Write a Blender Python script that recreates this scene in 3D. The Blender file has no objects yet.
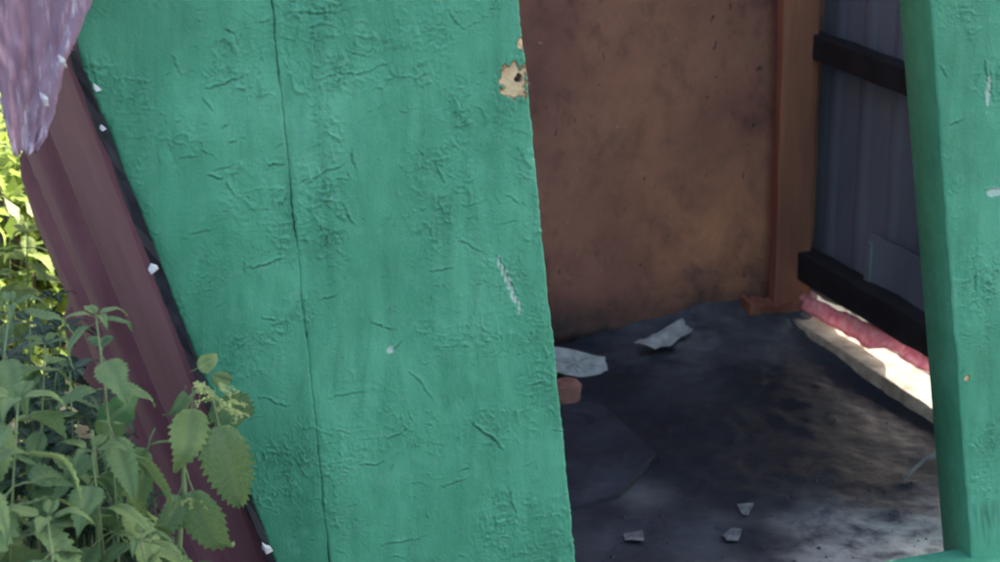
import bpy, bmesh, math, random
import numpy as np
from mathutils import Vector, Matrix, Euler

random.seed(11)
RNG = np.random.RandomState(11)
scene = bpy.context.scene
COL = scene.collection

# ------------------------------------------------------------------ camera, sky, sun, exposure
CAM_H, PITCH, FPX = 1.35, math.radians(18.0), 2012.0
cam_d = bpy.data.cameras.new("camera")
cam_d.sensor_width = 36.0
cam_d.lens = 36.0 * FPX / 1000.0
cam_d.clip_start, cam_d.clip_end = 0.05, 500.0
cam_d.dof.use_dof = True
cam_d.dof.focus_distance = 2.65
cam_d.dof.aperture_fstop = 8.0
cam = bpy.data.objects.new("camera", cam_d)
COL.objects.link(cam)
cam.location = (0, 0, CAM_H)
cam.rotation_euler = (math.pi / 2 - PITCH, 0, 0)
scene.camera = cam

AZ = math.radians(20.5)                      # the shed is turned this much to the left of the view
D = Vector((-math.sin(AZ), math.cos(AZ), 0))  # into the shed
R = Vector((math.cos(AZ), math.sin(AZ), 0))   # along its front, to the right
Z = Vector((0, 0, 1))

SUN_EL, SUN_A = math.radians(36), math.radians(25)
sun_h = R * math.cos(SUN_A) + D * math.sin(SUN_A)
sun_dir = sun_h * math.cos(SUN_EL) + Z * math.sin(SUN_EL)
sl = bpy.data.lights.new("sun", 'SUN')
sl.energy, sl.angle, sl.color = 3.6, math.radians(0.5), (1.0, 0.95, 0.87)
so = bpy.data.objects.new("sun", sl)
COL.objects.link(so)
so.rotation_euler = (-sun_dir).to_track_quat('-Z', 'Y').to_euler()

world = bpy.data.worlds.new("World")
scene.world = world
world.use_nodes = True
wn = world.node_tree.nodes
wn.clear()
sky = wn.new('ShaderNodeTexSky')
sky.sky_type = 'NISHITA'
sky.sun_disc = False
sky.sun_elevation = SUN_EL
sky.sun_rotation = math.atan2(sun_dir.x, sun_dir.y)
sky.air_density, sky.dust_density, sky.ozone_density = 1.0, 4.0, 0.3
bg = wn.new('ShaderNodeBackground')
bg.inputs['Strength'].default_value = 0.13
wo = wn.new('ShaderNodeOutputWorld')
world.node_tree.links.new(sky.outputs[0], bg.inputs['Color'])
world.node_tree.links.new(bg.outputs[0], wo.inputs['Surface'])

vs = scene.view_settings
vs.view_transform, vs.look = 'Standard', 'None'
vs.exposure, vs.gamma = 2.4, 1.0
scene.cycles.filter_width = 2.0
scene.cycles.max_bounces = 8
scene.cycles.diffuse_bounces = 5

# ------------------------------------------------------------------ helpers
CAM = Vector((0, 0, CAM_H))
FW = Vector((0, math.cos(PITCH), -math.sin(PITCH)))
UP = Vector((0, math.sin(PITCH), math.cos(PITCH)))

def ray(px, py):
    return FW + Vector((1, 0, 0)) * ((px - 500) / FPX) + UP * ((281 - py) / FPX)

def on_plane(px, py, p0, n):
    r = ray(px, py)
    return CAM + r * ((p0 - CAM).dot(n) / r.dot(n))

def on_z(px, py, z=0.0):
    return on_plane(px, py, Vector((0, 0, z)), Z)

CURB_Z = 0.03
OB = on_z(805, 300, CURB_Z)            # back right inner corner
OB.z = 0
FQ = on_z(955, 625, 0)                  # a floor point of the front plane
DEPTH = (OB - FQ).dot(D)
F0 = OB - D * DEPTH                    # front right corner on the floor
WIDTH = 1.22

def fp(px, py, off=0.0):               # on the front plane (off metres in front of it)
    return on_plane(px, py, F0 - D * off, D)

def rw(px, py, off=0.0):               # on the right wall's inner face
    return on_plane(px, py, OB - R * off, R)

def bw(px, py, off=0.0):               # on the back wall's inner face
    return on_plane(px, py, OB - D * off, D)

def sz(p):
    return ((p - F0).dot(R), p.z)

def S(s, z, off=0.0):
    return F0 + R * s + Z * z - D * off

def props(o, label=None, cat=None, group=None, kind=None):
    if label: o['label'] = label
    if cat: o['category'] = cat
    if group: o['group'] = group
    if kind: o['kind'] = kind
    return o

def empty(name, loc, label, cat, group=None):
    o = bpy.data.objects.new(name, None)
    o.empty_display_size = 0.1
    COL.objects.link(o)
    o.location = loc
    return props(o, label, cat, group)

def world_loc(o):
    v = Vector((0, 0, 0))
    while o is not None:
        v = v + o.location
        o = o.parent
    return v

def obj(name, verts, faces, mats, parent=None, smooth=False, mat_idx=None, local=False):
    """link one mesh object; verts in world metres"""
    if not isinstance(mats, (list, tuple)): mats = [mats]
    V = np.asarray([tuple(v) for v in verts] if not isinstance(verts, np.ndarray) else verts, dtype=float)
    if parent is not None:
        org = np.array(world_loc(parent)); loc = (0, 0, 0)
    elif local:
        org = np.zeros(3); loc = (0, 0, 0)
    else:
        org = np.array([V[:, 0].mean(), V[:, 1].mean(), V[:, 2].min()]); loc = tuple(org)
    me = bpy.data.meshes.new(name)
    me.from_pydata((V - org).tolist(), [], faces)
    for m in mats: me.materials.append(m)
    if mat_idx is not None: me.polygons.foreach_set('material_index', mat_idx)
    if smooth: me.polygons.foreach_set('use_smooth', [True] * len(me.polygons))
    me.update()
    o = bpy.data.objects.new(name, me)
    COL.objects.link(o)
    o.location = loc
    if parent is not None: o.parent = parent
    return o

def bevel(o, w=0.003, seg=2):
    m = o.modifiers.new('bevel', 'BEVEL'); m.width, m.segments, m.limit_method = w, seg, 'ANGLE'
    return o

def solidify(o, t=0.002):
    m = o.modifiers.new('solid', 'SOLIDIFY'); m.thickness = t; m.offset = 0
    return o

BOXF = [(0, 1, 3, 2), (4, 6, 7, 5), (0, 4, 5, 1), (2, 3, 7, 6), (0, 2, 6, 4), (1, 5, 7, 3)]
def box_pts(c, ax, ay, az):            # corner c and three edge vectors
    return [c + ax * i + ay * j + az * k for i in (0, 1) for j in (0, 1) for k in (0, 1)]

def rough_bar(c, ax, ay, az, n=14, amp=0.002, seed=0):
    """a sawn bar along ax with slightly wavering edges"""
    rr = random.Random(seed); V = []; F = []
    for i in range(n + 1):
        t = i / n
        for (j, k) in ((0, 0), (1, 0), (1, 1), (0, 1)):
            jit = (ay.normalized() * rr.uniform(-amp, amp) + az.normalized() * rr.uniform(-amp, amp))
            V.append(c + ax * t + ay * j + az * k + jit)
    for i in range(n):
        for j in range(4):
            a = i * 4 + j; b = i * 4 + (j + 1) % 4
            F.append((a, b, b + 4, a + 4))
    F.append((3, 2, 1, 0)); F.append(tuple(n * 4 + q for q in range(4)))
    return V, F

def tube(pts, radii, seg=7):
    V = []; F = []
    for i, p in enumerate(pts):
        a = pts[max(i - 1, 0)]; b = pts[min(i + 1, len(pts) - 1)]
        t = (b - a).normalized()
        x = t.orthogonal().normalized() if i == 0 else (x - t * x.dot(t)).normalized()
        y = t.cross(x)
        for k in range(seg):
            an = 2 * math.pi * k / seg
            V.append(p + (x * math.cos(an) + y * math.sin(an)) * radii[i])
    for i in range(len(pts) - 1):
        for k in range(seg):
            a = i * seg + k; b = i * seg + (k + 1) % seg
            F.append((a, b, b + seg, a + seg))
    F.append(tuple(range(seg - 1, -1, -1))); F.append(tuple((len(pts) - 1) * seg + k for k in range(seg)))
    return V, F

# value noise on numpy arrays
_T = RNG.rand(256, 256)
def vnoise(x, y):
    xi = np.floor(x).astype(int); yi = np.floor(y).astype(int)
    fx = x - xi; fy = y - yi
    fx = fx * fx * fx * (fx * (fx * 6 - 15) + 10); fy = fy * fy * fy * (fy * (fy * 6 - 15) + 10)
    a = _T[xi & 255, yi & 255]; b = _T[(xi + 1) & 255, yi & 255]
    c = _T[xi & 255, (yi + 1) & 255]; d = _T[(xi + 1) & 255, (yi + 1) & 255]
    return (a * (1 - fx) + b * fx) * (1 - fy) + (c * (1 - fx) + d * fx) * fy - 0.5
def fbm(x, y, o=4):
    s = 0; a = 1.0
    for k in range(o):
        s = s + a * vnoise(x * 2 ** k + 17.3 * k, y * 2 ** k + 5.1 * k); a *= 0.5
    return s

# ------------------------------------------------------------------ materials
class NT:
    def __init__(self, name):
        self.m = bpy.data.materials.new(name); self.m.use_nodes = True
        self.t = self.m.node_tree; self.n = self.t.nodes; self.n.clear()
        self.out = self.n.new('ShaderNodeOutputMaterial'); self.b = self.n.new('ShaderNodeBsdfPrincipled')
        self.t.links.new(self.b.outputs[0], self.out.inputs['Surface'])
        tc = self.n.new('ShaderNodeTexCoord'); self.co = tc.outputs['Object']
    def link(self, a, b): self.t.links.new(a, b)
    def noise(self, scale, detail=4, rough=0.55, sc=(1, 1, 1), dist=0.0, rot=(0, 0, 0)):
        mp = self.n.new('ShaderNodeMapping'); mp.inputs['Scale'].default_value = sc; mp.inputs['Rotation'].default_value = rot
        self.link(self.co, mp.inputs['Vector'])
        n = self.n.new('ShaderNodeTexNoise'); n.inputs['Scale'].default_value = scale
        n.inputs['Detail'].default_value = detail; n.inputs['Roughness'].default_value = rough; n.inputs['Distortion'].default_value = dist
        self.link(mp.outputs[0], n.inputs['Vector'])
        return n.outputs['Fac']
    def ramp(self, fac, stops):
        r = self.n.new('ShaderNodeValToRGB'); e = r.color_ramp.elements
        while len(e) < len(stops): e.new(0.5)
        for q, (p, c) in zip(e, stops):
            q.position = p; q.color = (c[0], c[1], c[2], 1) if isinstance(c, (tuple, list)) else (c, c, c, 1)
        self.link(fac, r.inputs[0]); return r.outputs[0]
    def mix(self, fac, a, b, mode='MIX'):
        m = self.n.new('ShaderNodeMix'); m.data_type = 'RGBA'; m.blend_type = mode
        if isinstance(fac, (int, float)): m.inputs[0].default_value = fac
        else: self.link(fac, m.inputs[0])
        for i, v in ((6, a), (7, b)):
            if isinstance(v, (tuple, list)): m.inputs[i].default_value = (*v[:3], 1)
            else: self.link(v, m.inputs[i])
        return m.outputs[2]
    def attr(self, name):
        a = self.n.new('ShaderNodeAttribute'); a.attribute_name = name; return a.outputs['Fac']
    def math(self, op, a, b):
        m = self.n.new('ShaderNodeMath'); m.operation = op
        for i, v in ((0, a), (1, b)):
            if isinstance(v, (int, float)): m.inputs[i].default_value = v
            else: self.link(v, m.inputs[i])
        return m.outputs[0]
    def col(self, c):
        if isinstance(c, (tuple, list)): self.b.inputs['Base Color'].default_value = (*c, 1)
        else: self.link(c, self.b.inputs['Base Color'])
    def rough(self, v):
        if isinstance(v, (int, float)): self.b.inputs['Roughness'].default_value = v
        else: self.link(v, self.b.inputs['Roughness'])
    def bump(self, h, dist=0.002, strength=1.0):
        b = self.n.new('ShaderNodeBump'); b.inputs['Distance'].default_value = dist; b.inputs['Strength'].default_value = strength
        self.link(h, b.inputs['Height']); self.link(b.outputs[0], self.b.inputs['Normal'])

def green_paint():
    t = NT('green_paint')
    big = t.noise(5.0, 4, .6); c = t.ramp(big, [(.3, (.054, .256, .144)), (.55, (.080, .328, .194)), (.75, (.115, .385, .243))])
    st = t.noise(26.0, 5, .65, (1, 1, .22), .6); c = t.mix(t.ramp(st, [(.42, 0), (.72, .7)]), c, (.036, .200, .112))
    fade = t.noise(60.0, 4, .7); c = t.mix(t.ramp(fade, [(.56, 0), (.72, .35)]), c, (.15, .34, .26))
    c = t.mix(t.attr('crease_dark'), c, (.016, .060, .045))
    bare = t.mix(t.noise(90, 4), (.40, .24, .10), (.80, .63, .38))
    ba = t.attr('bare'); bare = t.mix(t.ramp(ba, [(.1, 1), (.75, 0)]), bare, (.20, .095, .035)); c = t.mix(t.ramp(ba, [(.03, 0), (.16, 1)]), c, bare)
    c = t.mix(t.attr('pale'), c, (.50, .58, .50))
    c = t.mix(t.attr('hole'), c, (.05, .03, .02))
    t.col(c); t.rough(t.ramp(fade, [(.3, .36), (.7, .6)]))
    h = t.mix(.45, t.noise(120, 6, .7, (1, 1, .4), .8), t.noise(330, 4, .7))
    t.bump(h, .0030, .8)
    t.b.inputs['Specular IOR Level'].default_value = .32
    return t.m

def flat(name, c1, c2, scale=12, rough=.8, sc=(1, 1, 1), bump=.0015, bscale=90, metallic=0.0, lo=.35, hi=.65, spec=.4):
    t = NT(name); t.col(t.ramp(t.noise(scale, 6, .62, sc, .3), [(lo, c1), (hi, c2)])); t.rough(rough)
    t.bump(t.noise(bscale, 5, .6, sc), bump, .7); t.b.inputs['Metallic'].default_value = metallic
    t.b.inputs['Specular IOR Level'].default_value = spec
    return t.m

def translucent(m, f):
    n, l = m.node_tree.nodes, m.node_tree.links
    out = next(q for q in n if q.type == 'OUTPUT_MATERIAL'); b = next(q for q in n if q.type == 'BSDF_PRINCIPLED')
    t = n.new('ShaderNodeBsdfTranslucent'); l.new(b.inputs['Base Color'].links[0].from_socket, t.inputs['Color'])
    x = n.new('ShaderNodeMixShader'); x.inputs[0].default_value = f
    l.new(b.outputs[0], x.inputs[1]); l.new(t.outputs[0], x.inputs[2]); l.new(x.outputs[0], out.inputs['Surface'])
    return m

def hardboard_mat():
    t = NT('brown_hardboard')
    c = t.ramp(t.noise(3.2, 6, .65), [(.3, (.160, .058, .054)), (.5, (.285, .108, .085)), (.72, (.42, .180, .125))])
    sp = t.noise(19, 6, .72, (1, 1, .7), .15); c = t.mix(t.ramp(sp, [(.50, 0), (.74, .75)]), c, (.070, .026, .027))
    c = t.mix(t.ramp(t.noise(14, 5, .7, (1, 1, .6)), [(.55, 0), (.72, .5)]), c, (.21, .115, .075))
    di = t.math('MULTIPLY', t.attr('dirt'), t.ramp(t.noise(13, 6, .7, dist=.4), [(.30, .35), (.6, 1)])); c = t.mix(di, c, (.022, .021, .026))
    glow = t.math('MULTIPLY', t.attr('warm_glow'), t.ramp(t.noise(9, 6, .7, dist=.5), [(.32, 0), (.6, 1)])); c = t.mix(glow, c, (.52, .21, .12))
    fl = t.noise(75, 2, .5, (1, 1, .5), .5); c = t.mix(t.ramp(fl, [(.715, 0), (.74, .85)]), c, (.020, .012, .014))
    sm = t.noise(50, 2, .5, (1, 1, 1.6)); c = t.mix(t.ramp(sm, [(.74, 0), (.765, .6)]), c, (.40, .34, .28))
    t.col(c); t.rough(.62); t.bump(t.noise(60, 6, .7), .002, .6)
    return t.m

def floor_mat():
    t = NT('dirty_floor')
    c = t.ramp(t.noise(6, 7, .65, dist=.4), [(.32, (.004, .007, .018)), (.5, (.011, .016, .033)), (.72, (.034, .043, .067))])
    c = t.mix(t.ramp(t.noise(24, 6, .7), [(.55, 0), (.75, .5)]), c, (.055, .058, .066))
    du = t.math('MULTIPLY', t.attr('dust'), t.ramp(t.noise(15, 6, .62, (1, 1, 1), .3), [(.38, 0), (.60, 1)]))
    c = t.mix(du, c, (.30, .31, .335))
    st = t.math('MULTIPLY', t.attr('dark_patch'), t.ramp(t.noise(9, 5, .6, dist=.6), [(.55, 1), (.85, .75)])); c = t.mix(st, c, (.003, .006, .016))  # darker patches over parts of the floor
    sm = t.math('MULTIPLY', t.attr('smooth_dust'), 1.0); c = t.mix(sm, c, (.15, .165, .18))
    t.col(c); t.rough(t.ramp(t.noise(13, 4), [(.35, .55), (.65, .9)])); t.bump(t.noise(48, 7, .7), .006, .7)
    return t.m

def leaf_mat(name, a, b, tr=.35):
    t = NT(name)
    oi = t.n.new('ShaderNodeObjectInfo')
    c = t.mix(oi.outputs['Random'], a, b)
    c = t.mix(t.ramp(t.noise(45, 4, .6), [(.4, 0), (.7, .5)]), c, tuple(min(1, x * 1.7) for x in b))
    c = t.mix(t.ramp(t.noise(70, 4, .6), [(.66, 0), (.73, .7)]), c, (.13, .10, .04))
    v = t.attr('vein'); c = t.mix(v, c, (.22, .30, .15))
    t.col(c); t.rough(.5); t.b.inputs['Specular IOR Level'].default_value = .35; t.bump(t.noise(160, 4, .6), .0015, .8)
    trn = t.n.new('ShaderNodeBsdfTranslucent'); t.link(c, trn.inputs['Color'])
    ms = t.n.new('ShaderNodeMixShader'); ms.inputs[0].default_value = tr
    t.link(t.b.outputs[0], ms.inputs[1]); t.link(trn.outputs[0], ms.inputs[2]); t.link(ms.outputs[0], t.out.inputs['Surface'])
    return t.m

def lilac_mat():
    t = NT('lilac_sheet')
    c = t.ramp(t.noise(9, 5, .6, (1, 1, .3), .5, (0, -.95, 0)), [(.3, (.19, .105, .150)), (.6, (.29, .18, .235)), (.8, (.40, .29, .345))])
    s = t.noise(75, 5, .7, (1, 1, .12), .2, (0, -.95, 0)); c = t.mix(t.ramp(s, [(.52, 0), (.66, .85)]), c, (.66, .58, .64))
    d = t.noise(42, 5, .65, (1, 1, .15), .3, (0, -.95, 0)); c = t.mix(t.ramp(d, [(.32, .8), (.46, 0)]), c, (.15, .075, .115))
    t.col(c); t.rough(.42); t.bump(s, .002, .6)
    return t.m

M = dict(
    green=green_paint(),
    edge=flat('weathered_dark_edge', (.008, .010, .014), (.035, .033, .036), 30),
    maroon=flat('maroon_coated_steel', (.132, .045, .060), (.205, .080, .095), 7, .5, (1, 1, .3), .0008, 120),
    hard=hardboard_mat(),
    batten=flat('brown_batten_wood', (.19, .066, .050), (.33, .130, .082), 16, .7, (1, 1, .12), .0015, 80),
    zinc=flat('grey_blue_sheet', (.095, .112, .165), (.150, .172, .235), 5, .5, (1, 1, .25), .001, 60, .0),
    zinc2=flat('pale_grey_sheet', (.115, .130, .175), (.170, .190, .245), 7, .55, (1, 1, .5), .001, 60),
    bounce=flat('bounce_lining', (.13, .085, .065), (.22, .15, .12), 14, .8, (1, 1, .12)),  # lining added on the unseen left wall to bounce warm light
    rail=flat('dark_tarred_rail', (.004, .004, .008), (.014, .013, .020), 18, .75),
    conc=flat('rough_concrete', (.19, .15, .115), (.42, .36, .29), 16, .92, (1, 1, 1), .004, 70),
    floor=floor_mat(),
    paper=flat('grubby_paper', (.28, .28, .30), (.46, .46, .48), 20, .85, bump=.002, bscale=60),
    scrap=flat('grey_paper_scrap', (.060, .064, .078), (.16, .17, .19), 30, .85),
    pink=translucent(flat('pink_plastic', (.76, .31, .42), (.95, .68, .74), 60, .45, bump=.003, bscale=70), .5),
    brick=flat('broken_brick', (.20, .085, .07), (.34, .16, .13), 30, .9, bump=.004),
    mat=flat('dark_board', (.012, .015, .023), (.026, .030, .040), 9, .7, bump=.001),
    foam=flat('white_foam', (.38, .36, .36), (.66, .64, .63), 40, .8, bump=.002, bscale=120),
    lilac=lilac_mat(),
    roof=flat('grey_roofing', (.07, .07, .075), (.14, .135, .13), 6, .8),
    soil=flat('dark_soil', (.022, .022, .014), (.050, .044, .030), 5, .95, bump=.01, bscale=25),
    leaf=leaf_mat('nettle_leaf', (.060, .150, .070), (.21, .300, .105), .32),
    leafsun=leaf_mat('sunlit_leaf', (.15, .24, .04), (.26, .34, .07), .5),  # brighter, yellower leaf copy with sunlight put into the colour
    leafdark=leaf_mat('shaded_leaf', (.012, .032, .022), (.030, .065, .042), .2),  # darker leaf copy with the shade of the gaps put in
    leafbroad=leaf_mat('broad_leaf', (.050, .140, .038), (.060, .160, .048), .3),
    stem=flat('nettle_stem', (.13, .19, .075), (.21, .27, .12), 30, .6),
    flower=flat('nettle_flower', (.24, .31, .10), (.40, .45, .18), 60, .8),
    bark=flat('bush_bark', (.06, .045, .035), (.12, .09, .07), 20, .9),
)

# ------------------------------------------------------------------ ground
def ground():
    n = 90; xs = np.concatenate([np.linspace(-160, -5, 14), np.linspace(-4.6, 4.6, n), np.linspace(5, 160, 14)])
    ys = np.concatenate([np.linspace(-60, -1.2, 10), np.linspace(-1, 8, n), np.linspace(8.5, 220, 16)])
    X, Y = np.meshgrid(xs, ys)
    H = fbm(X * 1.3 + 40, Y * 1.3 + 40, 5) * 0.03 - 0.06
    V = np.stack([X.ravel(), Y.ravel(), H.ravel()], 1); w = len(xs)
    F = [(j * w + i, j * w + i + 1, (j + 1) * w + i + 1, (j + 1) * w + i) for j in range(len(ys) - 1) for i in range(w - 1)]
    o = obj('ground', V, F, M['soil'], smooth=True, local=True)
    props(o, 'bare dark soil around the shed', 'ground', kind='structure')
ground()

# ------------------------------------------------------------------ the shed
shed_base = F0 - R * (WIDTH / 2) + D * (DEPTH / 2)
shed = empty('shed', shed_base, 'ramshackle green shed with an open doorway, brown hardboard back wall and dark floor', 'shed')

# floor of the shed
def build_floor():
    w, d = WIDTH + .10, DEPTH + .30
    nx, ny = 170, 210
    U, Vv = np.meshgrid(np.linspace(-w, 0.0, nx), np.linspace(-.25, d - .25 - .0, ny))
    P = np.array(F0)[None, None] + U[..., None] * np.array(R) + Vv[..., None] * np.array(D)
    h = fbm(U * 9 + 9, Vv * 9 + 3, 5) * .010
    dist = DEPTH - Vv                                    # metres from the back wall
    pile = np.exp(-np.clip(dist, 0, 9) / .13) * (.035 + .05 * np.clip(vnoise(U * 7 + 3, Vv * 2) + .35, 0, 1))
    pile *= np.clip(1.25 - np.abs(U + .17) / .30, 0, 1)
    h = h + pile + fbm(U * 40, Vv * 40, 3) * .006 * np.clip(1.3 - dist / .6, .25, 1)
    h = np.where(Vv < 0.03, np.minimum(h, -.01) - .03, h)
    P[..., 2] = h
    F = [(j * nx + i, j * nx + i + 1, (j + 1) * nx + i + 1, (j + 1) * nx + i) for j in range(ny - 1) for i in range(nx - 1)]
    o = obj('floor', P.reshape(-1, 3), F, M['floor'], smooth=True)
    dust = np.zeros_like(U); sd = np.zeros_like(U); drk = np.zeros_like(U)
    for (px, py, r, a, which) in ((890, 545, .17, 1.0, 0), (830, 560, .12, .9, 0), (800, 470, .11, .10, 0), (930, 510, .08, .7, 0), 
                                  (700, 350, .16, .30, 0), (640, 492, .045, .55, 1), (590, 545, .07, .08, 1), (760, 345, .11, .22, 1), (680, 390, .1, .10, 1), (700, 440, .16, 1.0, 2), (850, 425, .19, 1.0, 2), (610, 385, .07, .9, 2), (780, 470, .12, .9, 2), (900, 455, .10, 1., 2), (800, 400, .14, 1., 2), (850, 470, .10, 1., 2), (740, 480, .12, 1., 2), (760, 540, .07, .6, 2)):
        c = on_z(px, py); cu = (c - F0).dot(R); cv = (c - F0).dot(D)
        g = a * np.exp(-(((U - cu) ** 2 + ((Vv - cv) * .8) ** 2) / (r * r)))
        if which == 2: drk = np.maximum(drk, np.clip(g * 1.9, 0, 1))
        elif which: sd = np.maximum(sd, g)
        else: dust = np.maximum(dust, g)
    for nm, arr in (('dust', dust), ('smooth_dust', sd), ('dark_patch', drk)):
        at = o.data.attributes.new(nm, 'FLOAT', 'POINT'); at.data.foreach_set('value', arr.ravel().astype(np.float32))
    props(o, 'dark littered earth floor inside the shed', 'floor', kind='structure')
    return U, Vv, h
FU, FV, FH = build_floor()
def floor_z(p):
    u = (p - F0).dot(R); v = (p - F0).dot(D)
    i = int(np.clip(np.searchsorted(FU[0], u), 0, FU.shape[1] - 1)); j = int(np.clip(np.searchsorted(FV[:, 0], v), 0, FV.shape[0] - 1))
    return float(FH[j, i])
def on_floor(px, py):
    p = on_z(px, py)
    for _ in range(6): p = on_z(px, py, floor_z(p))
    return p

# back wall: a hardboard sheet, slightly buckled
def sheet(p0, ax, L, az, H, n, off, nx=60, nz=90, thick=.006):
    V = []; F = []
    for side in (0, 1):
        for j in range(nz + 1):
            for i in range(nx + 1):
                u = i / nx * L; w = j / nz * H
                V.append(p0 + ax * u + az * w + n * (off(u, w) - side * thick))
    W = nx + 1; N = W * (nz + 1)
    for j in range(nz):
        for i in range(nx):
            a = j * W + i
            F.append((a, a + 1, a + 1 + W, a + W)); F.append((a + N, a + W + N, a + 1 + W + N, a + 1 + N))
    for i in range(nx):
        F.append((i, i + N, i + 1 + N, i + 1)); a = nz * W + i; F.append((a, a + 1, a + 1 + N, a + N))
    for j in range(nz):
        a = j * W; F.append((a, a + W, a + W + N, a + N)); a = j * W + nx; F.append((a, a + N, a + W + N, a + W))
    return V, F

ROOF_Z = 2.02
V, F = sheet(OB - R * WIDTH, R, WIDTH + .03, Z, ROOF_Z - .03, -D, lambda u, w: .006 * math.sin(u * 4 + w * 2) + .004 * math.sin(w * 5 + 1))
V = [v + Z * .004 for v in V]
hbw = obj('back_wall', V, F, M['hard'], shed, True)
props(hbw, 'blotchy brown hardboard sheet lining the back of the shed')

at = hbw.data.attributes.new('warm_glow', 'FLOAT', 'POINT')     # warm bounced light painted into the sheet's colour, mostly low
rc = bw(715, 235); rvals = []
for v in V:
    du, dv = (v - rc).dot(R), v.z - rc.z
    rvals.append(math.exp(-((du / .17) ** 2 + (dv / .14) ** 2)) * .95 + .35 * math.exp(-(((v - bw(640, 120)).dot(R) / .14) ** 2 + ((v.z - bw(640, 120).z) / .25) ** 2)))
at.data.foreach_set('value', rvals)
at = hbw.data.attributes.new('dirt', 'FLOAT', 'POINT')     # earth splashed up along its foot
at.data.foreach_set('value', [max(0, min(1, 1.5 - v.z / (.105 + .04 * math.sin((v - rc).dot(R) * 9 + .5)))) for v in V])
# corner batten and its splintered foot
b_top_r, b_bot_r = bw(814, 0, .02), bw(803, 300, .02)
b_bot_l = bw(766, 300, .02)
bwid = (b_bot_r - b_bot_l).length * .93
ax = (b_top_r - b_bot_r); ax = ax / ax.z * (ROOF_Z - b_bot_r.z - .08)
V, F = rough_bar(b_bot_r - R * bwid, ax, R * bwid, D * -.028, 26, .0012, 3)
bevel(obj('corner_batten', V, F, M['batten'], shed), .003)
def splinter():
    rr = random.Random(5); V = []; F = []; n = 16
    a, b = bw(748, 309, .05), bw(806, 309, .05)
    for i in range(n + 1):
        t = i / n; p = a + (b - a) * t
        up = .010 + .012 * rr.random() + (.012 if t > .85 else 0); dn = .008 + .016 * rr.random() * (1 if .25 < t < .95 else .3)
        for (dz, dd) in ((up, .035), (up * .8, -.014 + rr.uniform(-.006, .006)), (-dn, -.006), (-dn * .7, .035)):
            V.append(p + Z * dz + D * dd)
    for i in range(n):
        for j in range(4):
            q = i * 4 + j; r2 = i * 4 + (j + 1) % 4; F.append((q, q + 4, r2 + 4, r2))
    F.append((0, 1, 2, 3)); F.append(tuple(n * 4 + k for k in (3, 2, 1, 0)))
    return V, F
V, F = splinter()
props(obj('batten_foot', V, F, M['batten'], shed), 'splintered wooden block under the corner batten')

# right wall: ribbed sheet, two rails, base beam, pale lower patch
LW = DEPTH - .30
def rib(u, w):
    q = ((u + .115 * .5 - (LW + .0)) % .115) / .115
    return .0035 * max(0, min(1, (abs(q - .5) - .28) * 6))
V, F = sheet(OB - D * LW + Z * .094, D, LW + .02, Z, ROOF_Z - .094, -R, lambda u, w: rib(u, w) - .014, 240, 4, .001)
zlow = min(v.z for v in V)
def skirt(v):                            # lower edge, out of sight, dropped near the corner to shade the curb
    u = (OB - v).dot(D)
    return v - Z * (((.031 + .002 * math.sin(u * 31)) * max(0, min(1, (.41 - u) / .06)) + .014 * max(0, min(1, (.20 - u) / .1)))) if v.z < zlow + .01 else v
V = [skirt(v) for v in V]
obj('side_wall', V, F, M['zinc'], shed)
def rail(px, y1, y2, depth, name, label):
    a = rw(px, y1, depth); b = rw(px, y2, depth); h = a.z - b.z
    c = OB.copy(); c.z = b.z
    V, F = rough_bar(c - R * .002, D * -(DEPTH - .08), R * -depth, Z * h, 24, .0016, int(px))
    return props(bevel(obj(name, V, F, M['rail'], shed), .003), label)
rail(850, 48, 74, .035, 'wall_rail', 'dark upper rail across the ribbed side wall')
bb = rail(868, 291, 322, .045, 'base_beam', 'black beam along the foot of the side wall')
V, F = sheet(rw(934, 290, .008) - Z * .10 - D * .25, D, (rw(868, 250, .008) - rw(934, 290, .008)).length + .24, Z, .145, -R,
             lambda u, w: .003 * math.sin(u * 30), 30, 4, .002)
props(obj('patch_sheet', V, F, M['zinc'], shed), 'loose grey metal patch low on the side wall')
c = rw(873, 285, .006)
V, F = rough_bar(c, Z * .085, D * .020, R * -.010, 6, .0006, 9)
bevel(obj('bracket', V, F, M['zinc2'], shed), .002)

# concrete curb along the side wall
def curb():
    V = []; F = []; n = 160; m = 16; L = DEPTH + .05; w = .080
    for i in range(n + 1):
        u = i / n * L
        for j in range(m + 1):
            t = j / m
            p = OB - D * u - R * (t * w - .005) + Z * (CURB_Z - .002 + .0022 * float(fbm(np.array(u * 40.), np.array(t * 4.0), 5)) - .004 * t)
            V.append(p)
        V.append(OB - D * u - R * (w - .005 + .0012 * random.uniform(-1, 1)) + Z * -.04)
    W = m + 2
    for i in range(n):
        for j in range(m + 1):
            a = i * W + j; F.append((a, a + W, a + W + 1, a + 1))
    return V, F
V, F = curb()
props(obj('concrete_curb', V, F, M['conc'], shed, True), 'pale concrete curb along the foot of the side wall')

# left wall (hidden behind the door) and the bearers overhead
V, F = sheet(F0 - R * WIDTH + D * .06 + Z * -.05, D, DEPTH - .06, Z, ROOF_Z + .02, R, lambda u, w: rib(u, w), 160, 3, .001)
obj('left_wall', V, F, M['bounce'], shed)
for k in range(2):                       # roof left off to let sky light in; its two bearers remain
    V, F = rough_bar(F0 - R * (WIDTH + .02) + D * (DEPTH + .012 if k else .03) + Z * (ROOF_Z + .03), R * (WIDTH + .06), D * .05, Z * .06, 12, .002, 60 + k)
    bevel(obj('roof_bearer', V, F, M['batten'], shed), .003)

# ---------------------------------------------------- green boards with thick wrinkled paint
def line_sz(pa, pb):
    (s0, z0), (s1, z1) = sz(fp(*pa)), sz(fp(*pb))
    return lambda z: s0 + (s1 - s0) * (z - z0) / (z1 - z0)

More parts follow.
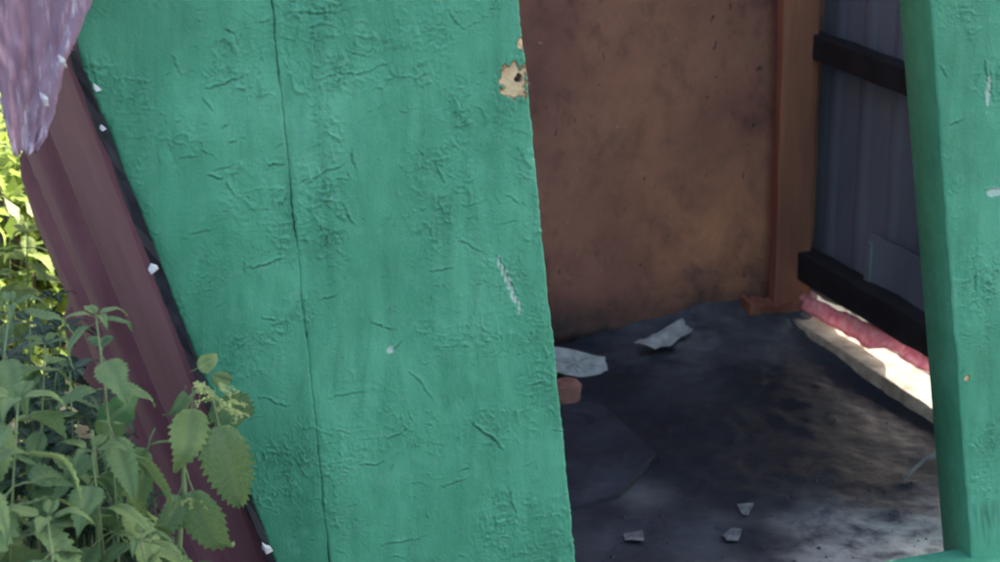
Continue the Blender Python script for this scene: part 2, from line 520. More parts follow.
def stroke_raster(shape, z_top, dz, dx, strokes):
    """add ridges and creases to a height raster; strokes in (x m, z m, angle, length, curve, amp, width)"""
    H = np.zeros(shape)
    ny, nx = shape
    for (x, z, an, L, cv, amp, wd) in strokes:
        n = max(4, int(L / (dx * .8))); px, pz, a = x, z, an
        for k in range(n):
            t = k / (n - 1); a = an + cv * t * .5 + random.gauss(0, .5)
            px += math.cos(a) * L / n; pz += math.sin(a) * L / n
            am = .72 * amp * (0.35 + 0.65 * math.sin(math.pi * min(1, t * .9 + .08))) * random.choice((.15, .5, .8, 1, 1.3))
            ci, cj = px / dx, (z_top - pz) / dz
            r = int(3.2 * wd / dx) + 1
            i0, i1, j0, j1 = int(ci) - r, int(ci) + r + 2, int(cj) - r, int(cj) + r + 2
            if i0 < 0 or j0 < 0 or i1 >= nx or j1 >= ny: continue
            I, J = np.meshgrid(np.arange(i0, i1), np.arange(j0, j1))
            ddx = (I - ci) * dx; ddz = -(J - cj) * dz
            nrm = -ddx * math.sin(a) + ddz * math.cos(a); tan = ddx * math.cos(a) + ddz * math.sin(a)
            g = np.exp(-(tan / wd) ** 2) * (np.exp(-((nrm - .5 * wd) / (.6 * wd)) ** 2) - 1.1 * np.exp(-((nrm + .7 * wd) / (.55 * wd)) ** 2))
            sub = H[j0:j1, i0:i1]
            g = am * g
            H[j0:j1, i0:i1] = np.where(np.abs(g) > np.abs(sub), g, sub)
    return H

def green_board(name, left, right, z0, z1, zd0, zd1, thick, parent, manual=(), seed=1, nstroke=220, cmax=.0014, edge_mat=None,
                chips=(), crease_dark=None, bend=None, wk=1.0, front_off=0.0, side_mat='edge', wseed=(1, 2), gap=(0, 0)):
    random.seed(seed)
    dz = .0015
    zs = np.concatenate([np.arange(z1, zd1, -.015), np.arange(zd1, zd0, -dz), np.arange(zd0, z0 - .0001, -.015)])
    wmax = max(right(z) - left(z) for z in (zd0, zd1, (zd0 + zd1) / 2))
    nx = max(12, int(wmax / cmax))
    Lf = np.array([left(z) for z in zs]); Rt = np.array([right(z) for z in zs])
    u = np.linspace(0, 1, nx)
    wob = vnoise(zs * 45 + (wseed[0]) * 7, zs * 0 + 3.3) * .0022 + vnoise(zs * 160 + wseed[0], zs * 0 + 8) * .0012 * wk
    wob2 = vnoise(zs * 45 + wseed[1] * 7, zs * 0 + 3.3) * .0022 + vnoise(zs * 160 + wseed[1], zs * 0 + 8) * .0012 * wk
    gj = .0007 * np.clip(vnoise(zs * 38, zs * 0 + 61) * 1.6 + vnoise(zs * 130, zs * 0 + 9) - .15, 0, 1.2)
    Sx = (Lf + wob + gj * gap[0])[:, None] * (1 - u) + (Rt + wob2 - gj * gap[1])[:, None] * u
    Zz = np.repeat(zs[:, None], nx, 1)
    H = fbm(Sx * 14 + seed, Zz * 10, 3) * .0030
    H += vnoise(Sx * 95 + seed * 3, Zz * 26) * .0007
    zone = np.clip(fbm(Sx * 13 + 71, Zz * 15 + 3, 3) * 2.6 + .55, 0, 1)          # where the skin of paint is crackled
    wx = Sx + fbm(Sx * 45, Zz * 45, 2) * .010; wz = Zz + fbm(Sx * 45 + 9, Zz * 45 + 9, 2) * .010
    for (fx, fz, th, am) in ((60, 130, .06, .0021), (150, 60, .06, .0018), (110, 210, .07, .0015), (210, 110, .08, .0012), (40, 60, .04, .0016)):
        rg = 1 - np.abs(vnoise(wx * fx + 31, wz * fz + 11)) / th
        H += np.clip(rg, 0, 1) * am * zone * np.clip(vnoise(Sx * 40 + fx, Zz * 40) * 3 + .3, 0, 1)
    H += fbm(Sx * 260, Zz * 200, 2) * .0005 * (.3 + zone)
    # wrinkles on a straight raster that follows the board's left-hand frame
    base = line_base(Sx, Zz)
    x0 = base.min(); dx = .0012
    X = base - x0; rshape = (int((zd1 - zd0) / dz) + 4, int(X.max() / dx) + 6)
    strokes = []
    for (px, py, an, L, cv, amp, wd) in manual:
        s, z = sz(fp(px, py)); strokes.append((float(line_base(np.array(s), np.array(z))) - x0, z, math.radians(an), L / 880.0, cv, amp, wd))
    for _ in range(nstroke):
        an = random.choice((0, 0, .3, -.25, 1.3, 1.5, -1.3, 2.4, .8)) + random.gauss(0, .25)
        strokes.append((random.uniform(0, X.max()), random.uniform(zd0, zd1), an, random.choice((.004, .005, .007, .009, .012, .022)) * random.uniform(.6, 1.3),
                        random.gauss(0, .9), random.uniform(.0005, .0018), random.uniform(.0009, .0014)))
    RH = stroke_raster(rshape, zd1, dz, dx, strokes)
    I = np.clip(X / dx, 0, rshape[1] - 1.01); J = (zd1 - Zz) / dz
    ins = (J >= 0) & (J < rshape[0] - 1.01); J = np.clip(J, 0, rshape[0] - 1.01)
    i0 = I.astype(int); j0 = J.astype(int); fi = I - i0; fj = J - j0
    hs = (RH[j0, i0] * (1 - fi) + RH[j0, i0 + 1] * fi) * (1 - fj) + (RH[j0 + 1, i0] * (1 - fi) + RH[j0 + 1, i0 + 1] * fi) * fj
    hs = np.where(ins, hs, 0); H += hs
    # rounded long edges
    wloc = (Rt - Lf)[:, None]; de = np.minimum(u, 1 - u)[None, :] * wloc
    H -= .0013 * np.clip(1 - de / .0028, 0, 1) ** 2
    if bend is not None: H += bend(Sx, Zz)
    bare = np.zeros_like(H); pale = np.zeros_like(H); hole = np.zeros_like(H)
    for (px, py, rx, rz, kind) in chips:
        s, z = sz(fp(px, py)); k = 1 / 880.0
        q = np.sqrt(((Sx - s) / (rx * k)) ** 2 + ((Zz - z) / (rz * k)) ** 2) + fbm(Sx * 150, Zz * 150, 3) * .55
        m = np.clip((1 - q) * (6 if kind != 'bare' else 2.6), 0, 1)
        if kind == 'hole': hole = np.maximum(hole, m); H -= m * .006
        elif kind == 'scr': pale = np.maximum(pale, m * .75); H -= m * .0008
        else: bare = np.maximum(bare, m); H += np.where((q > .95) & (q < 1.25), .0008, 0) - np.minimum(m * 3, 1) * .0014
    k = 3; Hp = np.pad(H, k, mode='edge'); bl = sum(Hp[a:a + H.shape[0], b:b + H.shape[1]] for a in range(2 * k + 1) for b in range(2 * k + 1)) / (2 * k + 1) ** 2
    gr = np.clip((bl - H - .00022) / .0011, 0, 1) * .6  # paint darkened where it lies below its surroundings
    if crease_dark is not None: gr = np.clip(gr + crease_dark(Sx, Zz), 0, 1)
    o3 = np.array(F0); r3 = np.array(R); d3 = np.array(D)
    P = o3 + Sx[..., None] * r3 - (front_off + H)[..., None] * d3
    P[..., 2] = Zz
    ny = len(zs); V = P.reshape(-1, 3)
    idx = np.arange(ny * nx).reshape(ny, nx)
    q = np.stack([idx[:-1, :-1], idx[1:, :-1], idx[1:, 1:], idx[:-1, 1:]], -1).reshape(-1, 4)
    ring = np.concatenate([idx[0, :-1], idx[:-1, -1], idx[-1, :0:-1], idx[:0:-1, 0]])
    fr = V[ring]
    Pb = o3 + (Lf[:, None] * (1 - u) + Rt[:, None] * u)[..., None] * r3 - front_off * d3; Pb[..., 2] = Zz
    bk = Pb.reshape(-1, 3)[ring] + d3 * thick
    n0 = len(V); m = len(ring)
    V = np.concatenate([V, fr, bk])
    a = np.arange(m); b = (a + 1) % m
    sides = np.stack([n0 + a, n0 + b, n0 + m + b, n0 + m + a], -1)
    faces = q.tolist() + sides.tolist() + [list(range(n0 + m, n0 + 2 * m))]
    mi = [0] * len(q) + [1] * m + [1]
    ob = obj(name, V, faces, [M['green'], M[side_mat]], parent, False, mi)
    sm = np.zeros(len(faces), bool); sm[:len(q) + m] = True; ob.data.polygons.foreach_set('use_smooth', sm)
    pad = np.zeros(2 * m)
    for nm, arr in (('bare', bare), ('hole', hole), ('pale', pale), ('crease_dark', gr)):
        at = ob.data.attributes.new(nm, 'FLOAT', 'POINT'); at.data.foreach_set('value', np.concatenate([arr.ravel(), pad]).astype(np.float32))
    return ob

seam = line_sz((278, 60), (330, 562))
door_r = line_sz((521, 20), (574, 545))
def line_base(s, z): return s - seam(z)
edge_low = line_sz((82, 60), (277, 562))
zk = sz(fp(82, 60))[1]; sk = sz(fp(82, 60))[0]
def door_l(z):
    if z <= zk: return edge_low(z)
    return sk + (seam(z) - seam(zk)) * 1.0
ZV0, ZV1 = sz(fp(330, 562))[1] - .05, sz(fp(330, 0))[1] + .05

# the door: two boards on cross battens
zc = .62
s0, s1 = door_l(zc) + .05, door_r(zc) - .03
V, F = rough_bar(S(s0, zc, -.053), R * (s1 - s0), D * .025, Z * .09, 8, .001, 62)
door = props(obj('door', V, F, M['edge'], shed), 'green door of two boards thick with wrinkled paint')
left_manual = [(205, 88, 4, 42, -.1, .0022, .002), (203, 98, -60, 18, .8, .0016, .0018), (225, 28, -40, 14, 1.2, .0018, .002),
               (208, 176, -8, 18, -.6, .0022, .002), (226, 182, -65, 18, .4, .002, .0018), (172, 55, -80, 24, .2, .0014, .0018),
               (250, 268, 8, 44, .2, .0024, .002), (245, 262, -80, 14, .2, .0016, .0018), (268, 165, 4, 18, -.3, .0022, .002),
               (222, 128, 40, 12, 0, .0016, .0018), (228, 142, -10, 10, 2.0, .002, .0018), (280, 205, 60, 24, .3, .0016, .0018),
               (180, 160, 2, 20, -.2, .0012, .002), (190, 235, 6, 26, .2, .0012, .002), (255, 22, 3, 22, .2, .0018, .0018),
               (258, 398, -20, 40, .2, .002, .002), (300, 440, 80, 30, .2, .0014, .0018), (262, 318, -8, 20, .4, .0018, .0018)]
right_manual = [(298, 12, -8, 46, .1, .0022, .002), (316, 80, 8, 90, .1, .0013, .0018), (345, 50, -15, 30, .3, .0014, .0018),
                (305, 182, 25, 50, -.2, .0017, .0018), (352, 148, -85, 28, .1, .0016, .0018), (436, 160, -78, 30, .2, .0022, .0018),
                (448, 10, -60, 32, .3, .002, .0018), (462, 205, 2, 24, 1.0, .0016, .0018), (498, 255, -66, 60, .05, .0024, .0018),
                (473, 422, -45, 52, 0, .0030, .0022), (392, 350, 10, 14, 1.5, .0026, .002), (530, 384, 10, 14, 1.0, .0022, .002),
                (372, 322, -25, 34, .2, .0018, .0018), (388, 438, 20, 28, .2, .002, .002), (410, 372, -55, 48, 0, .0014, .0018),
                (462, 470, 10, 14, 2.5, .0024, .0018), (512, 490, -80, 32, .2, .002, .0018), (440, 486, 2, 36, .1, .0016, .0018),
                (430, 270, 2, 30, .2, .0016, .002), (380, 545, 3, 60, .1, .0015, .0018), (455, 235, -40, 40, .4, .0016, .0018),
                (328, 400, 5, 40, .2, .0014, .002), (340, 200, -70, 40, .2, .0014, .002), (505, 195, -40, 20, .3, .0016, .0018),
                (360, 465, -5, 30, .2, .0016, .002), (320, 300, 10, 24, .3, .0016, .002)]
left_manual = [tuple(q[:1]) + tuple(q[1:2]) + (q[2],) + tuple(q[3:]) for q in left_manual]
gl = lambda s, z: np.clip(.42 - (s - np.vectorize(door_l)(z)) / .11, 0, .42)
props(green_board('board', door_l, lambda z: seam(z), .07, 1.88, ZV0, ZV1, .030, door, left_manual, 3, 300, crease_dark=None, wseed=(3, 4), gap=(0, 1), bend=lambda s, z: -.014 * np.clip(1 - (s - np.vectorize(door_l)(z[:, :1])) / .13, 0, 1) ** 2),
      'narrower left board of the door with a slanting torn edge')
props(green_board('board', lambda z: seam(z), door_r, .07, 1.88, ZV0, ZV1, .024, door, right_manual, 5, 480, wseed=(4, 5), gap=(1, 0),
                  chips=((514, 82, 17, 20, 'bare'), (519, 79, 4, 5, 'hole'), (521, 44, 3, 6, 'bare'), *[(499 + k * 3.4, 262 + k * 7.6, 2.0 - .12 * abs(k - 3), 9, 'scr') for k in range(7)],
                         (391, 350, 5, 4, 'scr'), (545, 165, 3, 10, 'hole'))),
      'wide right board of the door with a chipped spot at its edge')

# the front wall panel right of the doorway: its left reveal is seen
pl_front = line_sz((930, 0), (972, 562))
PTH = .075
props(green_board('front_panel', pl_front, lambda z: pl_front(z) + .42, .02, 1.93, ZV0 - .02, ZV1 + .05, PTH, shed,
                  [(985, 60, -80, 50, .2, .0022, .002), (990, 70, -75, 40, .1, .002, .0018), (950, 125, 10, 18, 1, .002, .002),
                   (985, 190, 3, 30, .2, .0022, .002), (940, 65, -60, 20, .4, .0018, .0018), (975, 260, -85, 50, .1, .0016, .002)], 8, 170, cmax=.0017, wk=.3,
                  chips=((988, 92, 3, 22, 'scr'), (996, 192, 12, 6, 'scr'), (966, 378, 4, 4, 'bare'), (934, 228, 3, 3, 'bare')), side_mat='green'),
      'green painted wall panel right of the doorway with thick reveal')
# threshold plank
ta = fp(858, 566, .012)
V, F = rough_bar(S(-WIDTH, .0, .02), R * (WIDTH + .05), D * .055, Z * 1, 40, .0012, 21)
zt = sz(fp(930, 567))[1]
V = [Vector((v.x, v.y, zt if v.z > .5 else -.06)) + Z * (.004 * math.sin((v - F0).dot(R) * 9)) for v in V]
props(bevel(obj('threshold', V, F, M['green'], shed), .004), 'green threshold plank across the foot of the doorway')

# folded maroon ribbed sheet behind the door's slanting edge
E = (S(edge_low(.05), .05) - S(edge_low(1.0), 1.0)).normalized()     # down along the slant
def maroon():
    V = []; F = []; nu, nv = 100, 40
    top = S(door_l(1.18), 1.18); L = 1.35
    top = S(edge_low(zk + .02), zk + .02)
    for side in (0, 1):
        for j in range(nv + 1):
            for i in range(nu + 1):
                t = .010 + i / nu * (.40 + .95 * j / nv)
                h = -.024 * sum(math.exp(-((t - c_) / w_) ** 4) for c_, w_ in ((.36, .05), (.58, .04), (.80, .05), (1.05, .05), (1.3, .05))) - .003 * side
                wav = .004 * math.sin(j * .12 + t * 3) * t * 3
                V.append(top + E * (j / nv * L) + D * (.032 + max(t, .02)) - R * (.004 + h + wav + max(t, 0) * .13) + R * max(0, .05 - t) * 2.2)
    W = nu + 1; N = W * (nv + 1)
    for j in range(nv):
        for i in range(nu):
            a = j * W + i; F.append((a, a + W, a + W + 1, a + 1)); F.append((a + N, a + 1 + N, a + W + 1 + N, a + W + N))
    for i in range(nu):
        F.append((i, i + 1, i + 1 + N, i + N)); a = nv * W + i; F.append((a, a + N, a + 1 + N, a + 1))
    for j in range(nv):
        a = j * W; F.append((a, a + N, a + W + N, a + W)); a = j * W + nu; F.append((a, a + W, a + W + N, a + N))
    V = [v for v in V]
    return V, F
V, F = maroon()
props(obj('cladding_sheet', V, F, M['maroon'], shed, True), 'maroon ribbed metal sheet slanting down behind the door edge')

V, F = rough_bar(S(edge_low(zk + .01), zk + .01) - R * .011 + D * .002, E * 1.05, R * .0095, D * .018, 40, .0022, 77)  # dark bar added for the shade in the gap
props(obj('gap_shade', V, F, M['rail'], shed), 'dark ragged strip drawn as the shade between the door edge and the maroon sheet')

def flake(px, py, size, seed):
    rr = random.Random(seed); c = fp(px, py, .012); k = size / 1500.0
    ax_, az_ = R + Z * rr.uniform(-.4, .4), Z + R * rr.uniform(-.4, .4)
    pts = [(-.6, -.4), (.7, -.15), (.1, .25), (-.35, .55)]
    V = [c + ax_ * (x * k + rr.uniform(-.1, .1) * k) + az_ * (y * k + rr.uniform(-.1, .1) * k) - D * d for d in (0.006, -.008) for x, y in pts]
    V[0] = V[0] - D * .004; V[2] = V[2] - D * .003
    F = [(0, 1, 2, 3), (7, 6, 5, 4), (0, 4, 5, 1), (1, 5, 6, 2), (2, 6, 7, 3), (3, 7, 4, 0)]
    obj('foam_flake', V, F, M['foam'], shed)
for i, q in enumerate(((97, 88, 9), (103, 128, 6), (154, 268, 11), (267, 548, 12))): flake(*q, i + 4)

# ------------------------------------------------------------------ lilac sheet hanging in front of the corner
def lilac():
    right = [(200, -260), (150, -140), (92, 0), (76, 38), (64, 64), (60, 84), (54, 112), (46, 134), (37, 152)]
    left = [(-190, -260), (-130, -140), (-36, 0), (-16, 38), (-4, 64), (-1, 84), (2, 112), (7, 134), (13, 154)]
    nu, nv = 40, 72; V = []; F = []
    def interp(tab, t):
        x = t * (len(tab) - 1); i = min(int(x), len(tab) - 2); f = x - i
        return (tab[i][0] * (1 - f) + tab[i + 1][0] * f, tab[i][1] * (1 - f) + tab[i + 1][1] * f)
    for j in range(nv + 1):
        tv = j / nv; a = interp(left, tv); b = interp(right, tv)
        for i in range(nu + 1):
            u = i / nu; px = a[0] * (1 - u) + b[0] * u; py = a[1] * (1 - u) + b[1] * u
            w = .003 * math.sin(u * 7 + tv * 2) + .0012 * math.sin(u * 23 + 1 - tv * 3) + .006 * (1 - u) ** 2 + .006 * float(vnoise(np.array(u * 14), np.array(tv * 9)))
            py += (9 * float(vnoise(np.array(u * 9.), np.array(1.5))) + 5 * float(vnoise(np.array(u * 25.), np.array(4.5)))) * max(0, tv - .8) * 5
            p = fp(px + 2.2 * float(vnoise(np.array(tv * 40), np.array(u * 3))) * (i in (0, nu)), py, .05)
            V.append(p - D * (w + .03 * (1 - tv) * 0) - R * 0)
    W = nu + 1
    for j in range(nv):
        for i in range(nu):
            a = j * W + i; F.append((a, a + W, a + W + 1, a + 1))
    o = obj('plastic_sheet', V, F, M['lilac'], smooth=True); solidify(o, .002)
    props(o, 'scuffed lilac sheet hanging to a point over the corner of the green door', 'sheet')
    return o
lilac()
def curl(px, py, k, seed):
    rr = random.Random(seed); pts = []
    for i in range(5):
        t = i / 4; pts.append(fp(px + k * (t - .5) * .6 + rr.uniform(-1, 1), py + k * (t - .5) + rr.uniform(-1, 1), .075 + .008 * math.sin(t * 3.1)))
    return tube(pts, [.001, .003, .0035, .003, .001], 5)
V, F = curl(45, 100, 14, 3); props(obj('paint_curl', V, F, M['foam']), 'small white curl stuck on the lower lilac sheet', 'curl')
V, F = curl(62, 61, 12, 5); props(obj('paint_curl', V, F, M['foam']), 'small white flake at the right edge of the lilac sheet', 'flake')

# ------------------------------------------------------------------ litter on the floor
def paper(name, outline, lift, label, mat='paper', cat='paper', group=None, crumple=.004, upright=None, thick=.0012, n=7):
    """outline in photo pixels, dropped on the floor (or standing at depth of a floor point), crumpled"""
    rr = random.Random(label); pts = []
    cx = sum(p[0] for p in outline) / len(outline); cy = sum(p[1] for p in outline) / len(outline)
    base = on_floor(*(upright if upright else (cx, cy)))
    nrm = (Z * 1.0 - D * .0) if not upright else (D * -1 + Z * .55).normalized()
    p0 = base + Z * lift
    V = []; F = []; m = len(outline) * 3
    ring = []
    for i in range(len(outline)):
        a, b = outline[i], outline[(i + 1) % len(outline)]
        for k in range(3):
            t = k / 3; ring.append((a[0] * (1 - t) + b[0] * t + rr.uniform(-.5, .5), a[1] * (1 - t) + b[1] * t + rr.uniform(-.5, .5)))
    for q in range(n):
        f = 1 - q / n
        for (x, y) in ring:
            p = on_plane(cx + (x - cx) * f, cy + (y - cy) * f, p0, nrm)
            V.append(p + nrm * (crumple * rr.uniform(-.6, 1) + crumple * 1.5 * math.sin(x * .13 + y * .2)))
    for q in range(n - 1):
        for i in range(m):
            a = q * m + i; b = q * m + (i + 1) % m; F.append((a, b, b + m, a + m))
    F.append(tuple((n - 1) * m + i for i in range(m)))
    o = obj(name, V, F, M[mat]); solidify(o, thick)
    return props(o, label, cat, group)
paper('paper_scrap', [(540, 345), (560, 347), (585, 353), (605, 357), (607, 370), (598, 375), (580, 377), (558, 373), (540, 370)], .0,
      'folded white paper poking out beside the green door edge', upright=(575, 378), crumple=.002)
paper('paper_scrap', [(634, 344), (652, 338), (672, 326), (685, 318), (693, 323), (692, 331), (681, 335), (671, 345), (655, 347)], .012,
      'torn white paper lying on the dirt heap by the hardboard', crumple=.003)
small = [([(624, 533), (643, 532), (644, 540), (625, 541)], 'flat grey scrap on the floor below the dusty spot'),
         ([(737, 505), (754, 503), (748, 514), (742, 514)], 'small triangular grey scrap in the middle of the dark floor'),
         ([(722, 535), (732, 527), (742, 530), (738, 541), (727, 541)], 'crumpled grey scrap lowest on the middle of the floor')]
for out, lab in small: paper('paper_scrap', out, .003, lab, 'scrap', 'scrap', 'small scraps on the shed floor', .0010)

def slab():
    poly = [(520, 418), (560, 405), (597, 400), (655, 452), (640, 472), (620, 493), (570, 508), (520, 520)]
    top = [on_z(x, y, .006) for x, y in poly]; n = len(top)
    V = top + [Vector((p.x, p.y, -.01)) for p in top]
    F = [tuple(range(n - 1, -1, -1))] + [(i, (i + 1) % n, (i + 1) % n + n, i + n) for i in range(n)]
    o = obj('floor_slab', V, F, [M['floor'], M['mat']], mat_idx=[0] + [1] * n)
    props(o, 'dark flat slab with a blunt corner lying on the floor by the door', 'slab')
slab()
def brick_bit():
    c = on_floor(566, 402); rr = random.Random(4)
    bm = bmesh.new(); bmesh.ops.create_icosphere(bm, subdivisions=2, radius=1)
    V = []
    for v in bm.verts:
        k = 1 + rr.uniform(-.12, .12); q = v.co * k
        V.append(c + R * (max(-.7, min(.7, q.x)) * .035) + D * (max(-.7, min(.7, q.y)) * .03) + Z * (max(-.7, min(.8, q.z)) * .032 + .018))
    F = [tuple(x.index for x in f.verts) for f in bm.faces]; bm.free()
    props(obj('brick_fragment', V, F, M['brick']), 'reddish brick fragment under the folded paper by the door', 'brick')
brick_bit()

def pebbles():
    rr = random.Random(8); V = []; F = []
    for i in range(150):
        px, py = rr.uniform(570, 960), rr.uniform(325, 580)
        p = on_floor(px, py); u = (p - F0).dot(R)
        if u > -.09 or (p - F0).dot(D) < .1: continue
        s = rr.choice((.0015, .002, .003, .004)) * rr.uniform(.7, 1.5); n = len(V)
        for (x, y, z) in ((1, 0, 0), (0, 1, 0), (-1, 0, 0), (0, -1, 0), (0, 0, .8), (0, 0, -.6)):
            V.append(p + Vector((x * rr.uniform(.6, 1.4), y * rr.uniform(.6, 1.4), z * rr.uniform(.6, 1.2))) * s)
        for f in ((0, 1, 4), (1, 2, 4), (2, 3, 4), (3, 0, 4), (1, 0, 5), (2, 1, 5), (3, 2, 5), (0, 3, 5)): F.append(tuple(n + k for k in f))
    props(obj('floor_debris', V, F, M['mat']), 'dark crumbs of soil strewn over the shed floor', 'debris', kind='stuff')
pebbles()

def twig():
    pts = [on_floor(x, y) + Z * (.012 + h) for x, y, h in ((902, 489, 0), (912, 480, .006), (924, 471, .010), (938, 466, .012), (956, 458, .012), (975, 452, .01))]
    V, F = tube(pts, [.0022, .003, .0042, .006, .007, .005], 6)
    props(obj('dry_stalk', V, F, M['scrap'], smooth=True), 'pale dry stalk lying on the floor against the right panel', 'stalk')
twig()

def pink_strip():
    rr = random.Random(2); V = []; F = []; n = 110
    for i in range(n + 1):
        u = -.002 + i / n * .80
        g = max(0, min(1, u / .30)); e = max(0, min(1, (u - .33) / .06))
        lo = .036 + .004 * g + .024 * e + .004 * float(vnoise(np.array(u * 40.), np.array(2.)))
        hi = .058 + .028 * g + .006 * e + .006 * float(vnoise(np.array(u * 34.), np.array(7.)))
        for k in range(8):
            t = k / 4 if k < 4 else (8 - k) / 4 ; side = -1 if k < 4 else 1
            z = lo + (hi - lo) * min(1, t)
            off = .034 + .010 * float(vnoise(np.array(u * 45.), np.array(t * 2.2))) + side * .0018 + .010 * (1 - t)
            V.append(OB - D * u - R * off + Z * (z + rr.uniform(-.0008, .0008)))
    for i in range(n):
        for k in range(8):
            a = i * 8 + k; b = i * 8 + (k + 1) % 8; F.append((a, b, b + 8, a + 8))
    F.append(tuple(range(7, -1, -1))); F.append(tuple(n * 8 + k for k in range(8)))
    props(obj('pink_strip', V, F, M['pink'], smooth=True), 'crumpled pink plastic strip wedged under the black base beam', 'plastic strip')
pink_strip()

# ------------------------------------------------------------------ nettles
def leaf_mesh(name, mat, L=1.0, W=.56, droop=.5, fold=.35, teeth=11, petiole=.22, seed=0, curl_=0.0):
    rr = random.Random(seed); n = teeth * 2; V = []; F = []; vein = []
    cols = (-1, -.62, -.3, -.06, .06, .3, .62, 1)
    for i in range(n + 1):
        t = i / n
        w = W * .5 * (math.sin(math.pi * min(1, (t * .97 + .03)) ** .62)) ** .85 * (1 - .25 * t)
        if t > .97: w = .004
        tooth = 1.0 + (rr.uniform(.08, .22) if i % 2 else -rr.uniform(.03, .12)) * (1 if 0 < t < .95 else 0)
        ang = droop * t * t + curl_ * t
        y = petiole + t * math.cos(ang * .6); z = -t * math.sin(ang * .75) + .03 * math.sin(t * 9 + seed)
        for c in cols:
            x = c * w * (tooth if abs(c) == 1 else 1)
            zz = z + abs(c) * w * fold - (abs(c) ** 2.2) * w * fold * .7 + (.030 if i % 2 else -.012) * (abs(c) > .1) * (1.2 - abs(c))
            V.append(Vector((x, y + (.03 if (abs(c) == 1 and i % 2) else 0) + abs(c) * .02, zz)) * L)
            vein.append(.6 if abs(c) < .1 else (.30 if i % 2 == 0 and abs(c) < .9 else 0))
    W8 = len(cols)
    for i in range(n):
        for c in range(W8 - 1):
            a = i * W8 + c; F.append((a, a + 1, a + 1 + W8, a + W8))
    # petiole
    k = len(V); r = .014 * L
    for (yy, zz) in ((0, .0), (petiole * .5, .02), (petiole + .03, 0.0)):
        for q in range(4):
            an = q * math.pi / 2; V.append(Vector((math.cos(an) * r, yy * L, zz * L + math.sin(an) * r))); vein.append(.8)
    for i in range(2):
        for q in range(4):
            a = k + i * 4 + q; b = k + i * 4 + (q + 1) % 4; F.append((a, b, b + 4, a + 4))
    me = bpy.data.meshes.new(name); me.from_pydata([tuple(v) for v in V], [], F)
    me.materials.append(mat); me.polygons.foreach_set('use_smooth', [True] * len(F))
    at = me.attributes.new('vein', 'FLOAT', 'POINT'); at.data.foreach_set('value', vein)
    me.update(); return me
LEAF = {k: [leaf_mesh('nettle_leaf', M[k], 1, w, d, f, t, p, s, c) for s, (w, d, f, t, p, c) in enumerate(
        ((.47, .6, .5, 12, .25, .1), (.50, 1.0, .7, 11, .22, 0), (.66, .4, .35, 10, .3, .15), (.46, .8, 1.0, 12, .22, .2)))] for k in ('leaf', 'leafsun', 'leafdark')}
BROAD = leaf_mesh('broad_leaf', M['leafbroad'], 1, .62, .5, .4, 3, .12, 9, .1)

def place_leaf(parent, me, pos, direction, size, roll=0.0, up=Z):
    o = bpy.data.objects.new('leaf', me); COL.objects.link(o); o.parent = parent
    y = direction.normalized(); x = y.cross(up)
    x = x.normalized() if x.length > .05 else Vector((1, 0, 0))
    z = x.cross(y); m = Matrix((x, y, z)).transposed()
    m = m @ Matrix.Rotation(roll, 3, 'Y')
    o.rotation_euler = m.to_euler(); o.scale = (size, size, size); o.location = pos - world_loc(parent)
    return o

def flower_mesh(parent, p, rr, k=1.0, n=5):
    V = []; F = []
    for s in range(n):
        an = rr.uniform(0, 6.28); L = rr.uniform(.018, .036) * k; q = p.copy()
        d = Vector((math.cos(an), math.sin(an), rr.uniform(.1, .9))).normalized()
        for b in range(7):
            d = (d + Vector((0, 0, -.20)) + Vector((rr.gauss(0, .15), rr.gauss(0, .15), 0))).normalized(); q = q + d * L / 7
            for _ in range(5):
                c = q + Vector((rr.gauss(0, 1), rr.gauss(0, 1), rr.gauss(0, 1))) * .0022 * k; r = rr.uniform(.0008, .0020) * k; m = len(V)
                for (x, y, z) in ((1, 0, 0), (0, 1, 0), (-1, 0, 0), (0, -1, 0), (0, 0, 1), (0, 0, -1)): V.append(c + Vector((x, y, z)) * r)
                for f in ((0, 1, 4), (1, 2, 4), (2, 3, 4), (3, 0, 4), (1, 0, 5), (2, 1, 5), (3, 2, 5), (0, 3, 5)): F.append(tuple(m + z for z in f))
    obj('flower_cluster', V, F, M['flower'], parent)

def nettle(base, tip, label, kind='leaf', size=.075, step=.055, seed=0, group='nettles beside the shed', start=.1, flowers=True, bend=.03, stemr=.0026):
    rr = random.Random(seed)
    t0 = empty('nettle', base, label, 'nettle', group)
    n = 9; pts = []
    side = Vector((rr.uniform(-1, 1), rr.uniform(-1, 1), 0)) * bend
    for i in range(n + 1):
        t = i / n; pts.append(base.lerp(tip, t) + side * math.sin(t * 3.14))
    V, F = tube(pts, [stemr * (1.15 - .75 * i / n) for i in range(n + 1)], 6)
    obj('stem', V, F, M['stem'], t0, True)
    H = (tip - base).length; k = 0; az = rr.uniform(0, 6.28); z = start * H
    while z < H:
        t = z / H; x = t * n; i = min(int(x), n - 1); p = pts[i].lerp(pts[i + 1], x - i)
        s = size * (1.0 if t < .7 else 1.0 - (t - .7) * 1.6) * rr.uniform(.8, 1.15)
        for q in (0, 1):
            a = az + q * math.pi + rr.uniform(-.35, .35)
            d = Vector((math.cos(a), math.sin(a), rr.uniform(-.75, .05) + (.35 if t > .85 else 0)))
            place_leaf(t0, rr.choice(LEAF[kind]), p, d, s, rr.uniform(-.4, .4))
        if flowers and .45 < t < .92 and rr.random() < .6: flower_mesh(t0, p, rr, .8, 3)
        az += math.pi / 2 + rr.uniform(-.3, .3); z += step * (1 if t < .75 else .6) * rr.uniform(.85, 1.1); k += 1
    for q in range(4):
        a = az + q * 1.57; place_leaf(t0, rr.choice(LEAF[kind]), tip, Vector((math.cos(a), math.sin(a), .5)), size * .32)
    return t0

